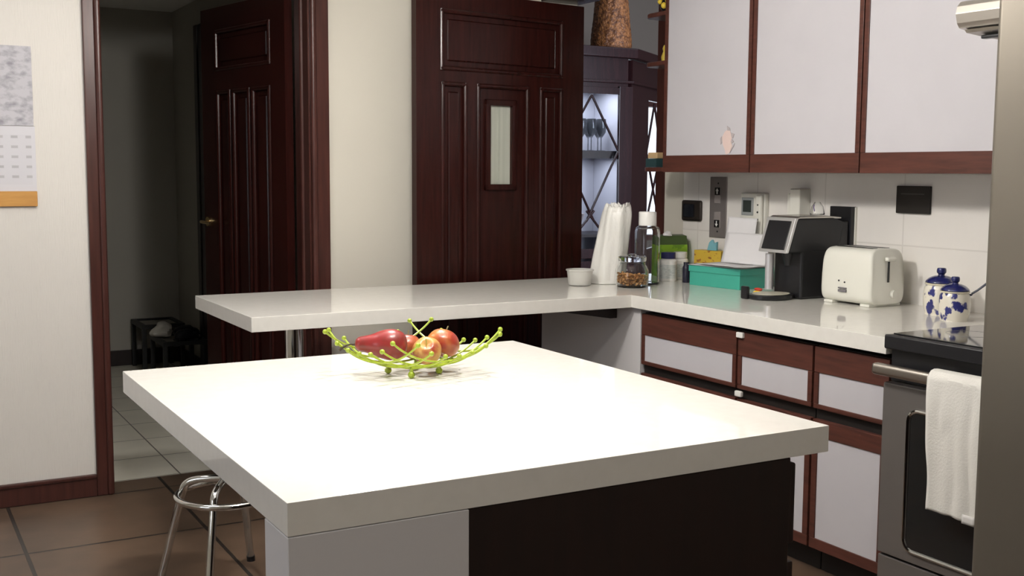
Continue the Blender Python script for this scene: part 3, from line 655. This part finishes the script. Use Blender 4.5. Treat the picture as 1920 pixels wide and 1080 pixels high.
solo('power_cord', M().tube([(3.745, 2.86, 1.0), (3.70, 2.83, .94), (3.64, 2.78, .9235), (3.60, 2.70, .9235), (3.66, 2.64, .9235)], .0032, 8), mat('grey_cord', (.18, .17, .13), .5), 'thin grey cord on the worktop behind the ceramic jars', 'cord', (3.6, 2.75, ZC), world=True)

# ================================================================== WALL PLATES
def plate(name, y0, y1, z0, z1, t, m, label, cat, bev=.004):
    o = thing(name, label, cat, (XW, (y0+y1)/2, (z0+z1)/2)); part('plate', M().box(-t, .0005, -(y1-y0)/2, (y1-y0)/2, -(z1-z0)/2, (z1-z0)/2, bev, 3), m, o); return o
BRZ = mat('bronze_plate', (.045, .036, .03), .35, .5)
o = plate('wall_switch', 4.625, 4.783, 1.207, 1.314, .014, BRZ, 'bronze framed black wall switch nearest the end of the tiled wall', 'switch', .012)
part('rocker', M().box(-.018, -.0135, -.028, .058, -.034, .034, .006), mat('smoky_black', (.01, .012, .016), .15), o, 'black rocker')
o = plate('lift_call_plate', 4.432, 4.562, 1.129, 1.437, .006, mat('satin_steel_plate', (.34, .31, .30), .4, .6), 'upright steel call plate with an up-arrow and a down-arrow button', 'switch plate', .002)
WHT = mat('arrow_white', (.75, .74, .72), .5)
for s, nm in ((1, 'up'), (-1, 'down')):
    z = s*.062
    bt = part('button', M().box(-.011, -.0055, -.024, .024, z-.042, z+.042, .004), mat('button_grey', (.30, .27, .26), .35), o)
    part('arrow_field', M().box(-.0125, -.0095, -.020, .020, z+s*.02-.019, z+s*.02+.019, .001), mat('button_black', (.01, .01, .01), .3), bt, 'black field')
    zz = z+s*.02
    part('arrow', M().prism([(-.004, -.014*s+zz), (.004, -.014*s+zz), (.004, .001*s+zz), (.012, .001*s+zz), (0, .015*s+zz), (-.012, .001*s+zz), (-.004, .001*s+zz)], 'x', -.0138, -.0124), WHT, bt, 'white arrow', smooth=0)
    part('screw', M().cyl((-.0075, 0, s*.122), (-.0055, 0, s*.122), .0045, seg=12), BLACKP, o)
o = plate('intercom', 4.125, 4.30, 1.12, 1.362, .03, WHITEP, 'white wall intercom with small dark screen above the papers', 'intercom', .008)
part('screen_bezel', M().box(-.033, -.029, -.01, .075, .012, .098, .003), mat('grey_bezel', (.34, .36, .36), .4), o)
part('screen', M().box(-.0345, -.0325, .004, .062, .028, .085), mat('lcd_dark', (.045, .055, .05), .2), o, 'dark screen')
part('handset', M().box(-.055, -.0305, -.085, -.045, -.105, .112, .010, 3), WHITEP, o)
part('speaker_holes', M().ball((-.0555, -.068, .03), .005).ball((-.0555, -.068, -.005), .005).ball((-.0555, -.068, .065), .004), BLACKP, o)
part('cord', M().tube([(-.012, -.075, -.118), (-.014, -.078, -.15), (-.02, -.06, -.19), (-.012, -.03, -.20)], .003, 8), mat('beige_cord', (.4, .38, .33), .5), o)
o = plate('wall_box', 3.85, 3.915, 1.20, 1.388, .07, WHITEP, 'pale plastic box on the tiled wall behind the coffee maker', 'box', .006)
part('side_box', M().box(-.045, 0, .04, .075, -.094, .07, .006), WHITEP, o)
o = plate('tablet', 3.571, 3.70, 1.13, 1.314, .03, BLACKP, 'black upright box on the tiled wall directly behind the coffee maker', 'wall box', .003)
part('edge_strip', M().box(-.012, .0005, -.0715, -.0655, -.09, .09, .001), WHITEP, o, 'white edge')
o = plate('wall_outlet', 3.169, 3.343, 1.295, 1.409, .014, mat('black_bronze', (.03, .026, .023), .4, .3), 'wide black outlet plate on the tiled wall above the toaster', 'outlet', .004)
part('groove_line', M().box(-.0155, -.0135, -.06, .06, .022, .026), mat('grey_line', (.07, .065, .06), .4), o)

# calendar on the wallpapered wall
cal = thing('wall_calendar', 'wall calendar with grey picture, date page and wooden strip below', 'calendar', (.42, W, 1.65))
part('picture_sheet', M().box(.20, .618, W-.006, W-.001, 1.640, 1.973), mat('grey_etching', (.50, .49, .52), .7, var=((.26, .25, .28), 22, (1, 1, 1.6), .45, .72)), cal, 'grey printed picture', world=True, smooth=0)
part('date_page', M().box(.20, .622, W-.006, W-.001, 1.364, 1.638), mat('calendar_page', (.62, .61, .64), .7), cal, world=True, smooth=0)
part('date_grid', M().box(.206, .606, W-.0066, W-.0055, 1.392, 1.602), tile_mat('date_dashes', (.42, .41, .43), (.46, .45, .47), (.60, .59, .62), .0575, .042, (.206, 1.392), .0172, .7, axes='xz', noise_mix=.02, bump=0.), cal, 'rows of grey dates', world=True, smooth=0)
part('wood_strip', M().box(.19, .622, W-.016, W-.001, 1.299, 1.3635, .003), mat('honey_wood', (.56, .29, .075), .45, var=((.46, .22, .055), 9, (.8, 8, 8), .35, .7)), cal, 'honey-coloured strip', world=True)

# ================================================================== STOOL
sc0 = Vector((1.043, 3.86, 0))
st = thing('bar_stool', 'chrome bar stool half hidden behind the island corner', 'stool', sc0)
RR, RZ = .172, .33
for k, a in enumerate((math.radians(56), math.radians(148), math.radians(238), math.radians(328))):
    c, s = math.cos(a), math.sin(a)
    lp = [(.02, .385), (.07, .383), (.12, .376), (RR-.022, .358), (RR-.010, RZ-.005), (RR+.02, .22), (RR+.048, .11), (RR+.075, .012)]
    part('leg', M().tube([(c*r, s*r, z) for r, z in sm(lp, 3)], .0135, 14), CHROME, st)
    part('leg_tip', M().cyl((c*(RR+.0765), s*(RR+.0765), 0), (c*(RR+.072), s*(RR+.072), .022), .0155, seg=14), BLACKP, st, 'black rubber tip')
part('foot_ring', M().tube([(RR*math.cos(2*PI*k/56), RR*math.sin(2*PI*k/56), RZ) for k in range(56)], .0115, 12, True), CHROME, st)
part('column', M().cyl((0, 0, .37), (0, 0, .60), .026, seg=24), CHROME, st)
part('swivel_plate', M().lathe([(0, .60), (.09, .60), (.09, .615), (0, .615)], 28), CHROME, st)
part('seat', M().lathe(sm([(0, .616), (.15, .616), (.17, .635), (.165, .665), (.12, .68), (0, .683)], 4), 40), BLACKP, st, 'black padded seat', recalc=True)

# ================================================================== HALLWAY FURNITURE
def low_table(loc, w, d, h, label):
    o = thing('low_table', label, 'table', loc, 0, 'black nesting tables in the hallway')
    t = .03
    for sx in (-1, 1):
        for sy in (-1, 1):
            cx, cy = sx*(w/2-t/2), sy*(d/2-t/2)
            part('leg', M().box(cx-t/2, cx+t/2, cy-t/2, cy+t/2, 0, h-.031, .002), BLACKM, o)
    part('top_frame', M().box(-w/2, w/2, -d/2, -d/2+t, h-.03, h).box(-w/2, w/2, d/2-t, d/2, h-.03, h).box(-w/2, -w/2+t, -d/2+t, d/2-t, h-.03, h).box(w/2-t, w/2, -d/2+t, d/2-t, h-.03, h), BLACKM, o)
    part('shelf_board', M().box(-w/2+t, w/2-t, -d/2+t, d/2-t, h-.026, h-.014), mat('pale_board', (.33, .32, .28), .6), o, 'pale board')
    return o
low_table((1.795, 8.46, 0), .30, .40, .35, 'taller black low table against the end wall of the hallway')
low_table((1.82, 7.92, 0), .30, .42, .30, 'lower black table in front of the taller one in the hallway')
clm = M().lathe(sm([(0, 0), (.06, 0), (.075, .03), (.05, .075), (.02, .10), (0, .105)], 4), 28, fn=lambda p: Vector((p.x*(1+.5*noise.noise(p*22)), p.y*(1+.5*noise.noise(p*22+Vector((3, 1, 2)))), p.z)))
solo('crumpled_cloth', clm, mat('off_white_cloth', (.62, .6, .54), .9), 'crumpled off-white cloth on the lower hallway table', 'cloth', (1.735, 8.02, .301), recalc=True)
for (px, py, rz, lbl) in ((1.85, 7.78, .5, 'dark shoe beside the crumpled cloth on the hallway table'), (1.90, 7.98, .4, 'dark shoe at the back of the lower hallway table')):
    o = thing('shoe', lbl, 'shoe', (px, py, .301), rz, 'shoes on the hallway table')
    part('upper', M().lathe(sm([(0, .012), (.045, .012), (.05, .03), (.042, .055), (.022, .07), (0, .072)], 3), 24, fn=lambda p: Vector((p.x*2.0-.02*p.z/.07, p.y*.85, p.z*(1 if p.x < 0.02 else .8)))), mat('dark_leather', (.012, .012, .016), .5), o, recalc=True)
    part('sole', M().box(-.1, .1, -.036, .036, 0, .013, .006, 3), BLACKP, o)

# ================================================================== DINING ROOM: china hutch and wicker vase
hu = thing('china_hutch', 'dark wood glazed china hutch with lattice doors seen through the opening', 'cabinet', (4.3, 6.4, 0))
HUTCHW = mat('hutch_wood', (.020, .0065, .0075), .25, var=((.012, .004, .005), 7, (7, 7, .5), .35, .7), spec=.4)
HY = 6.35; HX0, HX1 = 3.78, 4.515
gx0, gx1 = 3.955, 4.405
m = M()
m.box(HX0, HX1, HY+.42, HY+.45, 0, 2.28)                     # back
m.box(HX0, HX0+.03, HY, HY+.42, 0, 2.28)                      # far side
m.box(HX0, HX1, HY, HY+.42, 0, .86)                           # lower cupboard
m.box(HX0+.03, HX1-.03, HY, HY+.42, 2.02, 2.28)               # head
part('carcass', m, HUTCHW, hu, world=True)
INT = mat('pale_lined_back', (.62, .63, .70), .6)
part('lined_back', M().box(HX0+.03, HX1-.03, HY+.405, HY+.419, .86, 2.02), INT, hu, 'pale lining', world=True)
part('cornice', M().prism([(HX0-.05, HY-.05), (HX1+.02, HY-.05), (HX1+.72, HY+.47), (HX1+.66, HY+.68), (HX0-.05, HY+.5)], 'z', 2.215, 2.285, .012, 2).prism([(HX0-.02, HY-.02), (HX1+.01, HY-.02), (HX1+.70, HY+.48), (HX1+.65, HY+.66), (HX0-.02, HY+.48)], 'z', 2.05, 2.07, .006, 2), HUTCHW, hu, world=True)
f = M().box(HX0+.03, gx0, HY-.02, HY+.004, .88, 2.02, .003).box(gx1, HX1, HY-.02, HY+.004, .88, 2.03, .003).box(gx0, gx1, HY-.02, HY+.004, 1.975, 2.02, .003).box(gx0, gx1, HY-.02, HY+.004, .88, .945, .003)
ld = part('door', f, HUTCHW, hu, world=True)
cxm = (gx0+gx1)/2+.005
def lat(p, q, y=HY-.012): return ((p[0], y, p[1]), (q[0], y, q[1]))
lt = M()
for p, q in (((cxm, 1.965), (gx1, 1.60)), ((cxm, 1.965), (gx0, 1.60)), ((gx1, 1.60), (cxm-.03, 1.13)), ((gx0, 1.60), (cxm+.03, 1.13)), ((cxm+.03, 1.20), (gx0, .92)), ((cxm-.03, 1.20), (gx1, .92))): lt.cyl(*lat(p, q), .0085, seg=8)
part('lattice', lt, HUTCHW, ld, world=True)
part('pane', M().box(gx0, gx1, HY-.006, HY-.002, .945, 1.975), PANE, ld, world=True, smooth=0)
part('shelf', M().box(HX0+.03, HX1-.03, HY+.03, HY+.40, 1.550, 1.600), DARKW, hu, world=True)
part('shelf', M().box(HX0+.03, HX1-.03, HY+.03, HY+.40, 1.02, 1.04), DARKW, hu, world=True)
part('partition', M().box(HX1-.03, HX1-.005, HY+.02, HY+.404, .86, 2.02), INT, hu, 'pale lining', world=True)
# angled side wing
wv_ = Vector((.80, .60, 0)); nv = Vector((.60, -.80, 0)); P0 = Vector((HX1, HY, 0))
def wing(m, s0, s1, d0, d1, z0, z1):
    P = [P0+wv_*s-nv*dd for s, dd in ((s0, d0), (s1, d0), (s1, d1), (s0, d1))]
    return m.prism([(p.x, p.y) for p in P], 'z', z0, z1)
wm = M(); wing(wm, .0, .40, 0, .03, .0, 2.05); wing(wm, .76, .84, 0, .03, 0, 2.05); wing(wm, .40, .76, 0, .03, 1.965, 2.05); wing(wm, .40, .76, 0, .03, 0, .92)
wing(wm, 0, .84, -.005, .03, 2.07, 2.21)
wg = part('side_wing', wm, HUTCHW, hu, world=True)
wl = M()
for (s, z, s2, z2) in ((.58, 1.95, .76, 1.60), (.58, 1.95, .40, 1.60), (.76, 1.60, .42, 1.10), (.40, 1.60, .74, 1.10)):
    a = P0+wv_*s-nv*.01; b = P0+wv_*s2-nv*.01; wl.cyl((a.x, a.y, z), (b.x, b.y, z2), .0085, seg=8)
part('lattice', wl, HUTCHW, wg, world=True)
wp = M(); wing(wp, .40, .76, .014, .018, .92, 1.965)
part('pane', wp, PANE, wg, world=True, smooth=0)
# wine glasses on the hutch shelf
GP = [(0, 0), (.030, 0), (.030, .003), (.006, .006), (.0045, .01), (.0045, .085), (.012, .095), (.032, .125), (.036, .165), (.032, .215), (.030, .215), (.034, .165), (.030, .127), (.010, .099), (0, .096)]
wgm = None; n_ = 0
HUTCHG = mat('hutch_glass', (.07, .075, .085), .05, alpha=.5)
gpos = [(4.02, .10), (4.10, .10), (4.18, .10), (4.26, .10), (4.34, .10), (4.06, .20), (4.14, .20), (4.22, .20), (4.30, .20), (4.38, .20)]
desc = ['near the hinge side in the front row', 'second in the front row', 'third in the front row, mid-shelf', 'fourth in the front row', 'last in the front row by the right stile',
        'near the hinge side in the rear row', 'second in the rear row', 'third in the rear row, mid-shelf', 'fourth in the rear row', 'last in the rear row by the right stile']
for (gx, gy), ds in zip(gpos, desc):
    if wgm is None:
        o = link('wine_glass', M().lathe(GP, 20), HUTCHG); wgm = o.data
    else:
        o = bpy.data.objects.new('wine_glass', wgm); COL.objects.link(o)
    o.location = (gx, HY+gy, 1.6005); props(o, 'clear wine glass on the lattice hutch shelf', 'glass', 'wine glasses on the hutch shelf')
hb_ = thing('glass_bowl', 'pale bowl at the bottom of the lattice hutch behind the tub', 'bowl', (4.10, HY+.2, 1.041))
part('bowl', M().lathe(sm([(0, 0), (.05, 0), (.09, .03), (.13, .08), (.15, .13), (.145, .13), (.12, .08), (.08, .034), (0, .012)], 3), 32), mat('rosy_ceramic', (.5, .44, .44), .35), hb_)
# wicker vase
vz = 2.2855
WICK = mat('copper_wicker', (.26, .10, .032), .45, .2, var=((.09, .03, .01), 45, (1, 1, 1), .42, .6), bump=(70, (1, 1, 1), 1., .01))
def vfn(p):
    a = math.atan2(p.y, p.x); k = 1+.025*math.sin(a*14+p.z*60)*math.cos(p.z*90); return Vector((p.x*k, p.y*k, p.z))
solo('wicker_vase', M().lathe(sm([(0, 0), (.136, 0), (.141, .01), (.136, .10), (.126, .2), (.115, .31), (.108, .40), (.114, .43), (.106, .435), (.096, .40), (0, .02)], 8), 72, fn=vfn), WICK, 'tall copper-brown woven vase on top of the china hutch', 'vase', (4.458, HY+.17, vz), recalc=True)

# ================================================================== LAMPS, DAYLIGHT AND ADDED FILL LIGHTS
def fill_panel(x0, x1, y0, y1, label):  # added unseen ceiling panel that goes with a fill light
    o = thing('ceiling_fill_panel', label, 'ceiling light', ((x0+x1)/2, (y0+y1)/2, TOP), 0, 'added ceiling fill panels')
    part('frame', M().box(x0, x1, y0, y1, TOP-.02, TOP, .004), WHITEP2, o, world=True)
    part('diffuser', M().box(x0+.02, x1-.02, y0+.02, y1-.02, TOP-.026, TOP-.0202), mat('fill_diffuser', (.9, .9, .88), .5, emit=((1, .96, .9), 4.)), o, world=True, smooth=0)
def area(name, loc, energy, sx, sy=None, col=(1, .96, .9), shape='RECTANGLE', rot=(0, 0, 0), spread=None):
    l = bpy.data.lights.new(name, 'AREA'); l.energy = energy; l.shape = shape; l.size = sx; l.size_y = sy or sx; l.color = col
    if spread: l.spread = spread
    o = bpy.data.objects.new(name, l); COL.objects.link(o); o.location = loc; o.rotation_euler = rot
    return o
fill_panel(-.1, .5, 3.35, 4.35, 'added ceiling fill panel left of the island')
area('ceiling_fill', (.2, 3.85, TOP-.04), 9, .5, .9, col=(.95, .96, 1))  # added fill for the left wall and the hall floor
fill_panel(.0, .6, -1.1, -.5, 'added ceiling fill panel behind the viewer')
area('ceiling_fill', (.3, -.8, TOP-.04), 19, .55, .55, col=(1, .97, .95))  # added fill for the faces turned towards the viewer
for (lx, ly, pw, lbl) in ((1.5, 3.3, 285., 'round glowing ceiling lamp nearer the peninsula'), (1.3, 2.3, 125., 'round glowing ceiling lamp above the near half of the island')):
    gl = thing('globe_lamp', lbl, 'ceiling light', (lx, ly, TOP), 0, 'globe ceiling lights')
    part('mount', M().lathe([(0, 0), (.06, 0), (.06, -.02), (.02, -.035), (0, -.035)], 28), WHITEP2, gl, recalc=True)
    part('cord', M().cyl((0, 0, -.03), (0, 0, -.24), .005, seg=8), WHITEP2, gl)
    part('globe', M().ball((0, 0, -.31), .085, 28, 16), mat('glowing_globe', (.9, .9, .88), .5, emit=((1, .955, .90), pw)), gl)
area('downlight_lamp', (1.0, 2.15, TOP-.012), 6, .14, shape='DISK', col=(1, .97, .92), spread=math.radians(75))
dn = thing('downlight', 'recessed downlight above the near half of the island', 'ceiling light', (1.0, 2.15, TOP))
part('ring', M().tube([(.09*math.cos(2*PI*k/32), .09*math.sin(2*PI*k/32), -.006) for k in range(32)], .008, 8, True), WHITEP2, dn)
area('hutch_fill', (4.15, 6.50, 2.01), 4.5, .5, .2, col=(.80, .86, 1))  # light added inside the hutch to brighten its lining
area('hutch_fill', (4.15, 6.50, 1.545), 2.6, .5, .2, col=(.80, .86, 1))  # second added light, below the hutch shelf
area('side_fill', (-2.16, 2.2, 1.5), 10, 1.1, 1.5, col=(.92, .95, 1), rot=(0, math.radians(-90), 0))  # added fill from the side, brightens surfaces facing left
area('dining_daylight_fill', (5.0, 2.62, 1.7), 230, 1.6, 1.4, col=(.75, .85, 1), rot=(math.radians(90), 0, 0))  # added stand-in for dining daylight on the hutch; this wall has no window

wd = bpy.data.worlds.new('sky'); S.world = wd; wd.use_nodes = True
bg = wd.node_tree.nodes['Background']; bg.inputs['Color'].default_value = (.80, .88, 1.0, 1); bg.inputs['Strength'].default_value = 2.6

vs = S.view_settings
S.display_settings.display_device = 'sRGB'
vs.view_transform = 'Standard'; vs.look = 'None'; vs.exposure = 0.0; vs.gamma = 1.0; vs.use_curve_mapping = False
S.cycles.max_bounces = 10; S.cycles.transparent_max_bounces = 12
S.cycles.use_denoising = True
